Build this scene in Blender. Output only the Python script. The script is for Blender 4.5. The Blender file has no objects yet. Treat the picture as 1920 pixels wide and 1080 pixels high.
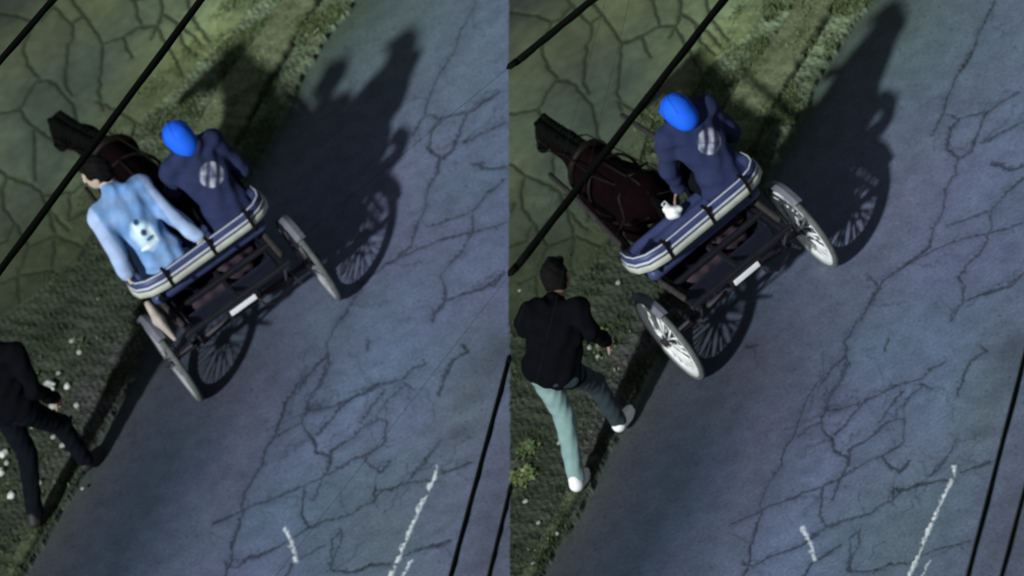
import bpy, math, random
import numpy as np
from mathutils import Vector, Matrix
random.seed(7); rng = np.random.default_rng(7)
SC = bpy.context.scene; COL = SC.collection
R = math.radians

# ------------------------------------------------------------------ camera
ELEV, ROLL, DIST, PXM = R(36), R(32), 60.0, 285.0      # downward pitch, roll, metres away, photo pixels per metre
ce, se, cr, sr = math.cos(ELEV), math.sin(ELEV), math.cos(ROLL), math.sin(ROLL)
CAMP = np.array([0, -DIST*ce, DIST*se]); FWD = np.array([0, ce, -se])
R0 = np.array([1.0, 0, 0]); U0 = np.array([0, se, ce])
RIGHT = cr*R0 - sr*U0; UP = sr*R0 + cr*U0; FPX = PXM*DIST
cam_d = bpy.data.cameras.new('camera'); cam = bpy.data.objects.new('camera', cam_d); COL.objects.link(cam)
cam_d.sensor_width = 36; cam_d.lens = 36*FPX/1920; cam_d.clip_start = 1; cam_d.clip_end = 500
cam.matrix_world = Matrix(((RIGHT[0], UP[0], -FWD[0], CAMP[0]), (RIGHT[1], UP[1], -FWD[1], CAMP[1]),
                           (RIGHT[2], UP[2], -FWD[2], CAMP[2]), (0, 0, 0, 1)))
cam_d.dof.use_dof = True; cam_d.dof.focus_distance = 51.5; cam_d.dof.aperture_fstop = 3.2
SC.camera = cam
# ------------------------------------------------------------------ sky and the one light
SUN = Vector((-0.99, -1.03, .92)).normalized()
w = bpy.data.worlds.new('World'); SC.world = w; w.use_nodes = True
nt = w.node_tree; bg = nt.nodes['Background']; sk = nt.nodes.new('ShaderNodeTexSky')
sk.sky_type = 'NISHITA'; sk.sun_disc = False; sk.sun_elevation = math.asin(SUN.z); sk.sun_rotation = R(222.7)
hs = nt.nodes.new('ShaderNodeHueSaturation'); hs.inputs['Saturation'].default_value = .45
nt.links.new(sk.outputs[0], hs.inputs['Color']); nt.links.new(hs.outputs[0], bg.inputs[0]); bg.inputs[1].default_value = 0.032
sd = bpy.data.lights.new('sun', 'SUN'); sd.energy = 3.9; sd.angle = R(2.0); sd.color = (0.93, 0.98, 1.0)
so = bpy.data.objects.new('sun', sd); COL.objects.link(so)
so.rotation_euler = (-SUN).to_track_quat('-Z', 'Y').to_euler(); so.location = SUN*30
SC.view_settings.view_transform = 'Standard'; SC.view_settings.look = 'None'
SC.view_settings.exposure = 0.0; SC.view_settings.gamma = 1.0

# ------------------------------------------------------------------ helpers
def ground(px, py, z=0.0):
    """point of the horizontal plane z seen at a pixel of the 1920x1080 photograph"""
    d = FWD + RIGHT*((px-960)/FPX) - UP*((py-540)/FPX)
    return CAMP + d*((z-CAMP[2])/d[2])
def to_px(P):
    q = P - CAMP; dep = q@FWD
    return 960 + FPX*(q@RIGHT)/dep, 540 - FPX*(q@UP)/dep

def material(name, col=(.5, .5, .5), rough=.8, attr=None, metal=0, var=.15, scale=8, bump=0, bscale=60, spec=.3, var2=0, scale2=1.5):
    m = bpy.data.materials.new(name); m.use_nodes = True; n = m.node_tree.nodes; l = m.node_tree.links
    b = n['Principled BSDF']; b.inputs['Roughness'].default_value = rough; b.inputs['Metallic'].default_value = metal
    b.inputs['Specular IOR Level'].default_value = spec
    tc = n.new('ShaderNodeTexCoord')
    if attr:
        src = n.new('ShaderNodeAttribute'); src.attribute_name = attr; c = src.outputs['Color']
    else:
        src = n.new('ShaderNodeRGB'); src.outputs[0].default_value = (*col, 1); c = src.outputs[0]
    def vary(c, amt, sc):
        no = n.new('ShaderNodeTexNoise'); no.inputs['Scale'].default_value = sc; no.inputs['Detail'].default_value = 6
        l.new(tc.outputs['Object'], no.inputs['Vector'])
        mr = n.new('ShaderNodeMapRange'); mr.inputs[1].default_value = .3; mr.inputs[2].default_value = .7
        mr.inputs[3].default_value = 1-amt; mr.inputs[4].default_value = 1+amt
        l.new(no.outputs[0], mr.inputs[0])
        mx = n.new('ShaderNodeVectorMath'); mx.operation = 'SCALE'
        l.new(c, mx.inputs[0]); l.new(mr.outputs[0], mx.inputs['Scale']); return mx.outputs[0]
    if var: c = vary(c, var, scale)
    if var2: c = vary(c, var2, scale2)
    l.new(c, b.inputs['Base Color'])
    if bump:
        no = n.new('ShaderNodeTexNoise'); no.inputs['Scale'].default_value = bscale; no.inputs['Detail'].default_value = 4
        l.new(tc.outputs['Object'], no.inputs['Vector'])
        bp = n.new('ShaderNodeBump'); bp.inputs['Strength'].default_value = .8; bp.inputs['Distance'].default_value = bump
        l.new(no.outputs[0], bp.inputs['Height']); l.new(bp.outputs[0], b.inputs['Normal'])
    return m

def link(name, V, F, m, parent=None, smooth=True, col=None):
    me = bpy.data.meshes.new(name); V = np.asarray(V, dtype=np.float32)
    if isinstance(F, np.ndarray):
        k = F.shape[1]; me.vertices.add(len(V)); me.vertices.foreach_set('co', V.ravel())
        me.loops.add(F.size); me.loops.foreach_set('vertex_index', F.astype(np.int32).ravel())
        me.polygons.add(len(F)); me.polygons.foreach_set('loop_start', np.arange(0, F.size, k, dtype=np.int32))
        me.update(calc_edges=True)
    else:
        me.from_pydata([tuple(map(float, v)) for v in V], [], F)
    if smooth: me.polygons.foreach_set('use_smooth', np.ones(len(me.polygons), dtype=bool))
    if col is not None:
        a = me.attributes.new('tint', 'FLOAT_COLOR', 'POINT')
        c = np.ones((len(V), 4), dtype=np.float32); c[:, :3] = col; a.data.foreach_set('color', c.ravel())
    me.materials.append(m); me.update(); me.validate()
    o = bpy.data.objects.new(name, me); COL.objects.link(o)
    if parent: o.parent = parent
    return o
def tag(o, label=None, cat=None, group=None, kind=None):
    if label: o['label'] = label
    if cat: o['category'] = cat
    if group: o['group'] = group
    if kind: o['kind'] = kind
    return o
def empty(name, loc, rz=0, **k):
    o = bpy.data.objects.new(name, None); COL.objects.link(o); o.location = tuple(map(float, loc)); o.rotation_euler = (0, 0, rz)
    o.empty_display_size = .1
    return tag(o, **k)

class MB:
    """collects boxes, bars and tubes into one mesh"""
    def __init__(s): s.V = []; s.F = []
    def add(s, V, F):
        n = len(s.V); s.V += [tuple(v) for v in V]; s.F += [tuple(i+n for i in f) for f in F]; return s
    def box(s, c, size, bev=.006, M=None):
        hx, hy, hz = [q/2 for q in size]; b = min(bev, hx*.45, hy*.45, hz*.45); V = []
        # chamfered box: three verts per corner
        idx = {}
        for sx in (-1, 1):
            for sy in (-1, 1):
                for sz in (-1, 1):
                    for ax in range(3):
                        p = [sx*(hx-b), sy*(hy-b), sz*(hz-b)]; p[ax] = (sx*hx, sy*hy, sz*hz)[ax]
                        idx[(sx, sy, sz, ax)] = len(V); V.append(p)
        F = []
        for ax in range(3):
            o1, o2 = [a for a in range(3) if a != ax]
            for sg in (-1, 1):
                q = []
                for a, bb in ((-1, -1), (1, -1), (1, 1), (-1, 1)):
                    k = [0, 0, 0]; k[ax] = sg; k[o1] = a; k[o2] = bb; q.append(idx[(*k, ax)])
                if (sg > 0) == (ax == 1): q.reverse()
                F.append(q)
        for ax in range(3):      # edges parallel to ax
            o1, o2 = [a for a in range(3) if a != ax]
            for a in (-1, 1):
                for bb in (-1, 1):
                    k1 = [0]*3; k1[o1] = a; k1[o2] = bb; k2 = list(k1); k1[ax] = -1; k2[ax] = 1
                    q = [idx[(*k1, o1)], idx[(*k2, o1)], idx[(*k2, o2)], idx[(*k1, o2)]]
                    F.append(q)
        for sx in (-1, 1):
            for sy in (-1, 1):
                for sz in (-1, 1): F.append([idx[(sx, sy, sz, a)] for a in range(3)])
        V = [Vector(v) for v in V]
        if M is not None: V = [M@v for v in V]
        return s.add([v+Vector(c) for v in V], F)
    def tube(s, pts, r, n=10, caps=True, closed=False):
        pts = [Vector(p) for p in pts]; rr = r if isinstance(r, (list, tuple)) else [r]*len(pts)
        m = len(pts); base = []; prev = None; V = []
        for i, p in enumerate(pts):
            if closed: t = (pts[(i+1) % m]-pts[i-1]).normalized()
            else: t = (pts[min(i+1, m-1)]-pts[max(i-1, 0)]).normalized()
            if prev is None:
                a = t.orthogonal().normalized()
            else:
                a = (prev - t*prev.dot(t)).normalized()
            prev = a; b = t.cross(a)
            for k in range(n):
                g = 2*math.pi*k/n; V.append(p+(a*math.cos(g)+b*math.sin(g))*rr[i])
        F = []
        for i in range(m if closed else m-1):
            j = (i+1) % m
            for k in range(n):
                F.append([i*n+k, i*n+(k+1) % n, j*n+(k+1) % n, j*n+k])
        if caps and not closed:
            F.append(list(range(n))[::-1]); F.append([(m-1)*n+k for k in range(n)])
        return s.add(V, F)
    def build(s, name, m, parent=None, smooth=False):
        o = link(name, s.V, s.F, m, parent, smooth)
        return o

# ---- implicit surfaces: bodies, clothes and animals as one continuous skin
def surface(prims, vox, disp=None):
    """prims: list of (kind, args, k); returns verts, quads of the smooth union (naive surface nets)"""
    lo = np.full(3, 1e9); hi = -lo
    boxes = []
    for kind, a, k in prims:
        if kind == 'cap':
            p, q, r1, r2 = a; m = max(r1, r2); b0 = np.minimum(p, q)-m; b1 = np.maximum(p, q)+m
        else:
            c, rad, M = a; m = max(rad); b0 = np.array(c)-m; b1 = np.array(c)+m
        boxes.append((b0, b1)); lo = np.minimum(lo, b0); hi = np.maximum(hi, b1)
    lo = lo-vox*4; n = np.ceil((hi+vox*4-lo)/vox).astype(int)+1
    D = np.full(n, 0.2, dtype=np.float32)
    ax = [(lo[i]+vox*np.arange(n[i])).astype(np.float32) for i in range(3)]
    for (kind, a, k), (b0, b1) in zip(prims, boxes):
        pad = 2.5*k+3*vox
        i0 = np.maximum(((b0-pad-lo)/vox).astype(int), 0); i1 = np.minimum(((b1+pad-lo)/vox).astype(int)+2, n)
        sl = tuple(slice(i0[i], i1[i]) for i in range(3))
        X = ax[0][sl[0]][:, None, None]; Y = ax[1][sl[1]][None, :, None]; Z = ax[2][sl[2]][None, None, :]
        if kind == 'cap':
            p, q, r1, r2 = a; p = np.array(p, float); q = np.array(q, float); d = q-p; L = max(d@d, 1e-9)
            t = np.clip(((X-p[0])*d[0]+(Y-p[1])*d[1]+(Z-p[2])*d[2])/L, 0, 1)
            f = np.sqrt((X-p[0]-t*d[0])**2+(Y-p[1]-t*d[1])**2+(Z-p[2]-t*d[2])**2)-(r1+(r2-r1)*t)
        else:
            c, rad, M = a
            x, y, z = X-c[0], Y-c[1], Z-c[2]
            if M is not None:
                M = np.array(M)
                x, y, z = (x*M[0][0]+y*M[1][0]+z*M[2][0], x*M[0][1]+y*M[1][1]+z*M[2][1], x*M[0][2]+y*M[1][2]+z*M[2][2])
            g = np.sqrt((x/rad[0])**2+(y/rad[1])**2+(z/rad[2])**2)
            f = (g-1)*min(rad)
        if k < 0:
            D[sl] = np.maximum(D[sl], -f); continue
        A = D[sl]; h = np.clip(.5+.5*(A-f)/max(k, 1e-6), 0, 1)
        D[sl] = (A*(1-h)+f*h-k*h*(1-h)).astype(np.float32)
    if disp is not None:
        D = D+disp(ax[0][:, None, None], ax[1][None, :, None], ax[2][None, None, :]).astype(np.float32)
    S = D < 0
    c = [S[a:S.shape[0]-1+a, b:S.shape[1]-1+b, e:S.shape[2]-1+e] for a in (0, 1) for b in (0, 1) for e in (0, 1)]
    tot = sum(q.astype(np.int8) for q in c); act = (tot > 0) & (tot < 8)
    I = np.argwhere(act); idn = np.full(act.shape, -1, dtype=np.int64); idn[act] = np.arange(len(I))
    acc = np.zeros((len(I), 3)); cnt = np.zeros(len(I))
    for a in range(3):
        for u in (0, 1):
            for v in (0, 1):
                o0 = [0, 0, 0]; oth = [q for q in range(3) if q != a]; o0[oth[0]] = u; o0[oth[1]] = v; o1 = list(o0); o1[a] = 1
                d0 = D[I[:, 0]+o0[0], I[:, 1]+o0[1], I[:, 2]+o0[2]]; d1 = D[I[:, 0]+o1[0], I[:, 1]+o1[1], I[:, 2]+o1[2]]
                cr_ = (d0 < 0) != (d1 < 0); t = np.where(cr_, d0/np.where(d0 == d1, 1, d0-d1), 0)
                P = np.tile(np.array(o0, float), (len(I), 1)); P[:, a] = t
                acc[cr_] += P[cr_]; cnt[cr_] += 1
    V = lo+vox*(I+acc/cnt[:, None])
    Q = []
    for a in range(3):
        b, e = (a+1) % 3, (a+2) % 3
        s0 = [slice(None)]*3; s1 = [slice(None)]*3; s0[a] = slice(0, -1); s1[a] = slice(1, None)
        X = S[tuple(s0)] != S[tuple(s1)]; E = np.argwhere(X)
        E = E[(E[:, b] > 0) & (E[:, e] > 0) & (E[:, b] < S.shape[b]-1) & (E[:, e] < S.shape[e]-1)]
        ins = S[E[:, 0], E[:, 1], E[:, 2]]
        def g(db, de):
            q = E.copy(); q[:, b] += db; q[:, e] += de; return idn[q[:, 0], q[:, 1], q[:, 2]]
        q = np.stack([g(-1, -1), g(0, -1), g(0, 0), g(-1, 0)], 1); q[~ins] = q[~ins][:, ::-1]; Q.append(q)
    return V, np.concatenate(Q)
def cap(a, b, r1, r2=None, k=.02): return ('cap', (np.array(a, float), np.array(b, float), r1, r1 if r2 is None else r2), k)
def ell(c, rad, M=None, k=.02): return ('ell', (np.array(c, float), rad, M), k)
def frame(fwd, up=(0, 0, 1)):
    f = Vector(fwd).normalized(); x = f.cross(Vector(up)).normalized(); z = x.cross(f)
    return np.array([[x.x, f.x, z.x], [x.y, f.y, z.y], [x.z, f.z, z.z]])     # columns: right, forward, up
def smooth_noise(P, s, seed=0):
    r = np.random.default_rng(seed); v = np.zeros(P.shape[:-1])
    for i in range(7):
        d = r.normal(size=P.shape[-1]); d /= np.linalg.norm(d); v += np.sin((P@d)*s*r.uniform(.6, 1.8)+r.uniform(0, 6.3))
    return v/7*1.6

# ------------------------------------------------------------------ materials
M = dict(
    road=material('cracked asphalt', attr='tint', rough=.8, var=.20, scale=42, bump=.003, bscale=160, var2=.16, scale2=7),
    stone=material('mossy flagstone', attr='tint', rough=.85, var=.16, scale=12, bump=.005, bscale=70, var2=.16, scale2=2.2),
    verge=material('mossy earth verge', attr='tint', rough=.95, var=.3, scale=26, bump=.012, bscale=60, var2=.2, scale2=4),
    grass=material('grass blades', attr='tint', rough=.7, var=.25, scale=9),
    soil=material('dark ground', (.05, .06, .055), .9, var=.3, scale=2, bump=.01, bscale=30),
    cable=material('black cable sheath', (.002, .003, .002), .9, var=.1, spec=.1), wire=material('galvanised stay wire', (.018, .02, .02), .9, var=.1, spec=.05),
    rubber=material('dusty tyre rubber', (.10, .11, .105), .85, var=.2, scale=20, bump=.001),
    rimm=material('painted white rim', (.78, .80, .78), .45, var=.1, scale=14),
    rimd=material('dull grey rim', (.42, .41, .44), .5, var=.2, scale=14), spoked=material('dull grey spokes', (.30, .29, .32), .5, var=.2, scale=20),  # duller rim and spoke colours for the left cart
    spoke=material('plated spokes', (.8, .82, .8), .4, var=.12, scale=20),
    black=material('black painted steel', (.012, .012, .016), .5, var=.2, scale=10),
    dkmetal=material('worn dark steel', (.03, .027, .035), .55, var=.3, scale=14, bump=.001),
    greym=material('grey painted mudguard', (.15, .15, .185), .6, var=.2, scale=12),
    vinyl=material('navy vinyl cushion', (.045, .058, .145), .45, var=.2, scale=10, bump=.003, bscale=25),
    vinyl2=material('dark navy vinyl', (.010, .011, .022), .5, var=.2, scale=10, bump=.002, bscale=25),
    pipe=material('pale grey piping', (.55, .58, .62), .5, var=.12, scale=22),
    cream=material('cream trim band', (.50, .52, .44), .55, var=.15, scale=16),
    plate=material('white reflector bar', (.85, .85, .85), .35, var=.06),
    skin=material('skin', (.34, .22, .17), .55, var=.1, scale=30),
    skinp=material('pale skin', (.50, .40, .31), .55, var=.08, scale=30),
    hair=material('black hair', (.005, .0045, .0045), .8, spec=.1, var=.3, scale=60, bump=.004, bscale=120),
    tshirt=material('light blue shirt cloth', attr='tint', rough=.85, var=.12, scale=16, bump=.008, bscale=14),
    hoodie=material('navy hoodie cloth', attr='tint', rough=.9, var=.15, scale=14, bump=.008, bscale=14),
    cap=material('bright blue cap cloth', (.006, .12, .80), .75, var=.08, scale=20),
    capseam=material('darker blue cap seam', (.003, .05, .40), .8, var=.1),
    jeans=material('dark trousers cloth', (.005, .006, .009), .95, spec=.05, var=.2, scale=14, bump=.005, bscale=16),
    jacket=material('black jacket cloth', (.0030, .0035, .005), .95, spec=.05, var=.2, scale=14, bump=.006, bscale=14),
    mint=material('trousers cloth', attr='tint', rough=.9, var=.12, scale=14, bump=.006, bscale=14),
    shoe=material('white shoe', (.85, .85, .85), .5, var=.06),
    dshoe=material('dark shoe', (.02, .02, .02), .6, var=.2),
    eye=material('eye white', (.6, .6, .6), .3, var=0), iris=material('dark iris', (.02, .015, .01), .3, var=0),
    lip=material('lips', (.30, .12, .10), .5, var=0),
    horse=material('dark bay coat', attr='tint', spec=.04, rough=.95, var=.25, scale=9, bump=.003, bscale=40),
    mane=material('black mane hair', (.003, .004, .003), .95, spec=.05, var=.3, scale=60, bump=.006, bscale=90),
    hoof=material('hoof horn', (.05, .04, .035), .6, var=.2),
    strap=material('dark harness leather', (.008, .006, .005), .6, spec=.15, var=.3, scale=30),
    tarp=material('faded maroon tarp', (.035, .022, .032), .8, var=.3, scale=14, bump=.005, bscale=20),
    bag=material('white plastic bag', (.85, .87, .87), .4, var=.05, bump=.006, bscale=30),
    clothb=material('beige cloth', (.42, .36, .32), .9, var=.2, scale=14, bump=.006, bscale=20),
    rock=material('pale rubble stone', (.32, .33, .30), .9, var=.35, scale=18, bump=.008, bscale=40),
    rockw=material('whitish rubble stone', (.60, .60, .56), .85, var=.2, scale=18, bump=.006, bscale=40),
    leaf=material('weed leaves', attr='tint', rough=.6, var=.25, scale=20),
    wood=material('weathered timber', (.030, .025, .024), .85, var=.35, scale=18, bump=.003),
)

# ------------------------------------------------------------------ the ground, one pavement, verge and road on each side of the seam
SEAM = 961.0
def pl(s): return [tuple(map(float, q.split(','))) for q in s.split()]
def tr(ps, ox, oy, k): return [(ox+x/k, oy+y/k) for x, y in ps]
CR = []
for s in ('590,0 560,80 520,140 495,190 475,240', '470,50 420,120 370,200 340,290 315,360 265,440 250,510 200,590 160,660 145,720 150,770 115,860 95,940 90,1010 60,1080 30,1200',
          '475,240 520,235 600,220 690,180', '690,180 640,230 580,300 530,360', '475,240 450,300 470,350 510,385 520,450 580,465 590,520 550,590 510,690',
          '690,180 760,150 830,110 960,80 1020,20 1080,0', '960,100 1015,130', '840,240 835,280 880,290 870,350 870,395 830,430 760,470 700,490 620,540 550,580 460,620 380,650 300,690 200,720 145,745 70,780 0,810',
          '760,470 800,520 850,550 900,490', '835,280 760,320 700,380 600,440 590,510', '970,110 880,190 840,240',
          '460,620 455,690 450,770 480,830 420,870 350,920 240,970 180,985 110,1035 60,1010', '480,830 560,800 700,765 740,730 820,690 815,630',
          '815,690 860,640 940,620 1020,600 1080,595 1130,590', '820,640 900,640 960,600', '1010,570 1040,520 1080,480',
          '590,1050 600,960 600,890 650,840 650,900 610,980 600,1050 720,1055 800,1020 900,1010 940,980 1080,930 1200,900', '560,920 470,970 400,1020 370,1080', '330,370 400,320 450,300'):
    CR.append(tr(pl(s), 400, 680, 2.7))
for s in ('500,0 460,60 410,130 370,200 375,260 355,330 310,400 290,450', '370,250 320,300 270,370', '810,0 810,50 765,100 770,120', '810,50 870,25 960,0 1040,-60',
          '880,210 900,235 840,270 810,340 790,400', '710,690 760,620 790,570', '800,690 860,670 910,650', '700,980 800,960', '590,380 540,440 500,500', '530,190 520,230', '40,210 0,220'):
    CR.append(tr(pl(s), 428, 540, 2))
for s in ('790,30 750,100 725,180 680,240 640,330 625,390 590,450', '640,385 680,400 650,440 640,500 680,530 670,580 635,640 630,700 600,760 580,830 500,890 430,940 400,980 350,1080',
          '380,930 405,960', '880,310 830,340 770,380 740,460 720,510 690,530', '680,395 760,380', '900,600 840,650 790,710 790,770 760,840 710,890 680,930 700,970 695,1020 650,1080',
          '790,710 700,740 640,760', '900,750 800,780 700,800 600,840 500,890', '700,1010 780,980 860,960 900,920', '900,410 820,450 760,480', '830,550 790,550 850,570 900,560', '800,0 790,30'):
    CR.append(tr(pl(s), 448, 0, 1.8))
HAIR = []
for i in range(60):      # hairline cracks branching off the main ones
    ln = CR[random.randrange(len(CR))]; k = random.randrange(len(ln)); x, y = ln[k]; a = random.choice((-.65, -.55, -2.0, 1.1, 2.4))+random.uniform(-.5, .5); q = [(x, y)]
    for _ in range(random.randint(3, 9)):
        b_ = a+random.choice((-.7, .7, .2)); x += 11*math.cos(b_); y += 11*math.sin(b_); q.append((x, y))
    HAIR.append(q)
JT = [pl(s) for s in ('125,-20 150,20 165,38 185,65 200,90 198,130 193,180 200,215', '200,90 237,78 265,60 300,57 305,65 308,72', '258,0 262,20 268,45 272,58', '255,8 275,3 300,-8', '255,8 240,-8',
      '305,-8 312,20 310,38 302,58', '312,36 325,42 345,58 365,72 385,95', '240,78 243,95 255,115', '107,18 125,38 143,55 145,75 135,95 132,130 130,165 140,185', '145,50 162,38', '107,18 95,-5',
      '-30,222 0,222 40,215 50,205 62,180 78,160 95,160 112,167 130,190 145,205', '45,215 55,232 75,250 105,270 140,287 165,300', '72,248 72,280 73,345', '-20,310 0,322 20,338 45,348 65,355 85,370 95,395 115,420 135,440',
      '20,338 12,365 15,400 35,425', '88,375 120,370 145,368 165,350', '138,370 138,420', '-10,30 15,35 45,40 70,50', '50,100 60,130 80,155', '70,50 50,100', '107,18 85,45 70,50', '355,-8 362,25 372,50 400,85',
      '340,58 350,90 375,112', '193,200 225,215 265,240', '165,300 190,330', '0,390 -15,420', '302,58 290,80', '308,72 330,110 350,150', '35,425 20,460 -10,470', '35,425 62,470 40,525 10,540', '95,395 112,450 160,470 200,440', '62,470 112,450', '112,450 105,515 140,545', '40,525 105,515', '40,525 45,580 20,610', '145,205 165,300', '165,350 190,330', '138,420 175,400 215,370')]
PAINT = [(tr(pl('780,670 775,710 740,780 720,820 690,890 660,960 640,1010 610,1080 580,1160'), 428, 540, 2), 3.2),
         (tr(pl('690,1020 670,1050 650,1090'), 428, 540, 2), 2.0),
         (tr(pl('212,905 235,950 243,975 255,1020'), 428, 540, 2), 4.0)]
def curve(s):
    a = np.array(sorted([(y, x) for x, y in pl(s)])); return lambda y: np.interp(y, a[:, 0], a[:, 1])
C_S = curve('560,-150 490,0 440,74 380,120 330,180 260,240 225,330 200,420 150,500 70,560 -40,640 -300,720 -300,1300')
C_K0 = curve('620,-150 530,10 488,74 414,170 340,300 230,520 150,740 98,920 12,1080 -80,1250')
C_K1 = curve('690,-150 600,12 518,148 440,290 300,530 190,770 122,930 38,1080 -50,1250')
C_E = curve('750,-150 672,0 655,22 618,63 582,126 552,185 522,250 435,400 315,590 205,790 133,930 52,1080 -40,1250')

def poly_dist(X, Y, lines, cut=30, jit=None):
    D = np.full(X.shape, cut, dtype=np.float32)
    for ln in lines:
        for (x0, y0), (x1, y1) in zip(ln[:-1], ln[1:]):
            m = (X > min(x0, x1)-cut) & (X < max(x0, x1)+cut) & (Y > min(y0, y1)-cut) & (Y < max(y0, y1)+cut)
            i = np.nonzero(m)[0]
            if not len(i): continue
            x, y = X[i], Y[i]; dx, dy = x1-x0, y1-y0
            t = np.clip(((x-x0)*dx+(y-y0)*dy)/(dx*dx+dy*dy+1e-9), 0, 1)
            D[i] = np.minimum(D[i], np.hypot(x-x0-t*dx, y-y0-t*dy))
    return D
def blob(X, Y, x, y, rx, ry, ang=0):
    c, s = math.cos(R(ang)), math.sin(R(ang)); u = (X-x)*c+(Y-y)*s; v = -(X-x)*s+(Y-y)*c
    return np.exp(-((u/rx)**2+(v/ry)**2))

def region_fields(P, side):
    """height and colour of the ground at world points P; lx, ly are photo positions counted from the left of that street view"""
    px, py = to_px(P); lx = px-(972 if side else 0); ly = py
    W = P[:, :2]-np.array(ground(972 if side else 0, 0)[:2])
    n1 = smooth_noise(W, 40, 1); n2 = smooth_noise(W, 9, 2); n3 = smooth_noise(W, 3, 3); n4 = smooth_noise(W, 90, 4)
    n6 = smooth_noise(W, 170, 9); jx, jy = lx+1.8*n1+2.0*n4+1.0*n6, ly+1.8*smooth_noise(W, 42, 5)+2.0*smooth_noise(W, 95, 6)+1.0*smooth_noise(W, 180, 10)
    S, K0, K1, E = C_S(ly)+6*n2, C_K0(ly)+2*n1, C_K1(ly)+3*n1, C_E(ly)+2.5*n1+6*n2+3*n4*n1
    reg = np.where(lx < S, 0, np.where(lx < E, 1, 2))
    H = np.zeros(len(P)); C = np.zeros((len(P), 3)); sx_, sy_ = lx+1.6*n1+.5*n4, ly+1.6*smooth_noise(W, 42, 5)
    # --- pavement
    a = reg == 0
    dj = poly_dist(sx_, sy_, JT); jn = np.exp(-(dj/np.clip(3.6+.8*n2, 2.8, 5))**2)*.85
    st = np.array([.088, .114, .066])*(1+.16*n2[:, None]) + np.array([.03, .03, .0])*np.clip(n3, -1, 1)[:, None]
    moss = blob(lx, ly, 420, 40, 90, 80)+.35*blob(lx, ly, 330, 110, 110, 60)
    st = st*(1+1.0*moss[:, None])+np.array([.075, .085, 0])*moss[:, None]
    corner_fade = np.clip(1.0-.85*np.exp(-((lx+.9*ly)/105)**2), 0, 1)*(1-.25*blob(lx, ly, 110, 90, 60, 110))   # light falloff towards the far corner, painted into the flags
    st = st*corner_fade[:, None]+np.array([.028, .026, .032])*(1-corner_fade[:, None])
    st *= (1+.06*np.clip(dj/12-1, -1, 1))[:, None]; lower_dark = .48*np.clip((ly-345)/130, 0, 1)[:, None]; st = st*(1-lower_dark)    # darker flags farther down
    jc = np.array([.022, .036, .014])
    mossy = np.clip(.45*n1+.35*n4+.5*n2+.9*(1-np.clip((S-lx)/90, 0, 1))-.25+.55*np.clip((ly-400)/120, 0, 1), 0, 1)*.65
    cs = st*(1-jn[:, None])+jc*jn[:, None]; cs = cs*(1-mossy[:, None])+(np.array([.048, .066, .030])*(1+.5*np.clip(1-ly/300, 0, 1))[:, None]*(1-.8*lower_dark))*mossy[:, None]
    C[a] = cs[a]; H[a] = (.055+.004*(1-np.exp(-(dj/14)**2))-.010*jn+.002*n2)[a]
    # --- verge with its half-buried kerb strip
    v = reg == 1
    kb = (lx > K0) & (lx < K1); kf = np.clip((330-ly)/150, 0, 1)+.6*np.clip((ly-850)/80, 0, 1)
    soil = np.array([.056, .074, .042])*(1+.22*n1+.15*n4+.25*n2)[:, None]
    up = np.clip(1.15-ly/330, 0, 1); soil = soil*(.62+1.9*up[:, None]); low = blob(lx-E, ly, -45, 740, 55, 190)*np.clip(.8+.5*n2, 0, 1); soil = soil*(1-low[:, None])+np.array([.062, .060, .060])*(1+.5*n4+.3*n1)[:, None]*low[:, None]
    kc = np.array([.140, .170, .088])*(1+.25*n1+.15*n4)[:, None]*(1-.35*np.clip((ly-300)/400, 0, 1)[:, None])
    edge = np.exp(-(np.minimum(np.abs(lx-K1), 40)/4.5)**2)+.6*np.exp(-(np.minimum(np.abs(lx-K0), 40)/3.5)**2)
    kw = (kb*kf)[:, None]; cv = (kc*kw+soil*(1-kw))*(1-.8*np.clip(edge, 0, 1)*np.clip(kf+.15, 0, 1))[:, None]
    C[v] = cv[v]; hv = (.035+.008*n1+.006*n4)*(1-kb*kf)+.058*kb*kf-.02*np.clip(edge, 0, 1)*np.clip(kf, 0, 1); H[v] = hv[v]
    # --- road
    r = reg == 2
    dc = poly_dist(jx, jy, CR); wd = np.clip(2.1+.9*n2+.6*n3+.5*n4, 1.5, 3.8); ck = np.exp(-(dc/wd)**2)*np.clip(.88+.22*n2, .6, 1); halo = np.exp(-(dc/9)**2)*.14
    dh = poly_dist(jx, jy, HAIR, 12); hair = np.exp(-(dh/1.6)**2)*.34
    base = np.array([.132, .166, .262])*(1+.07*n2+.06*n3+.05*n1)[:, None]
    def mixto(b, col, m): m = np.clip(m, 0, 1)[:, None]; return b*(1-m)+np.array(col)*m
    m1, m2, m3 = smooth_noise(W, 2.6, 31), smooth_noise(W, 4.1, 32), smooth_noise(W, 3.3, 33)
    base = base*np.exp(np.clip(m1, -1, 1)[:, None]*np.array([.05, .0, .04])+np.clip(m2, -1, 1)[:, None]*np.array([-.06, .06, .0])+.07*m3[:, None])
    base = mixto(base, (.125, .185, .205), .85*blob(lx, ly, 720, 0, 230, 240, 0))                       # greener tone at the top
    base = mixto(base, (.120, .165, .165), .55*blob(lx, ly, 720, 1010, 110, 150, 20)+.6*blob(lx, ly, 880, 760, 60, 160, 15))
    base = mixto(base, (.085, .095, .125), .8*blob(lx, ly, 930, 1000, 75, 260, 15))                        # worn brownish lane edge
    base = mixto(base, (.075, .095, .125), .95*blob(lx, ly, 940, 665, 65, 48, -25)+.5*blob(lx, ly, 870, 810, 45, 14, -10)+.45*blob(lx, ly, 900, 740, 40, 16, -30))
    base = mixto(base, (.030, .046, .070), 1.0*np.clip((470-(lx-.52*(1080-ly)))/260, 0, 1)*np.clip((ly-350)/330, 0, 1)) # lamp falloff on the gutter side, painted into the road colour
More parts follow.
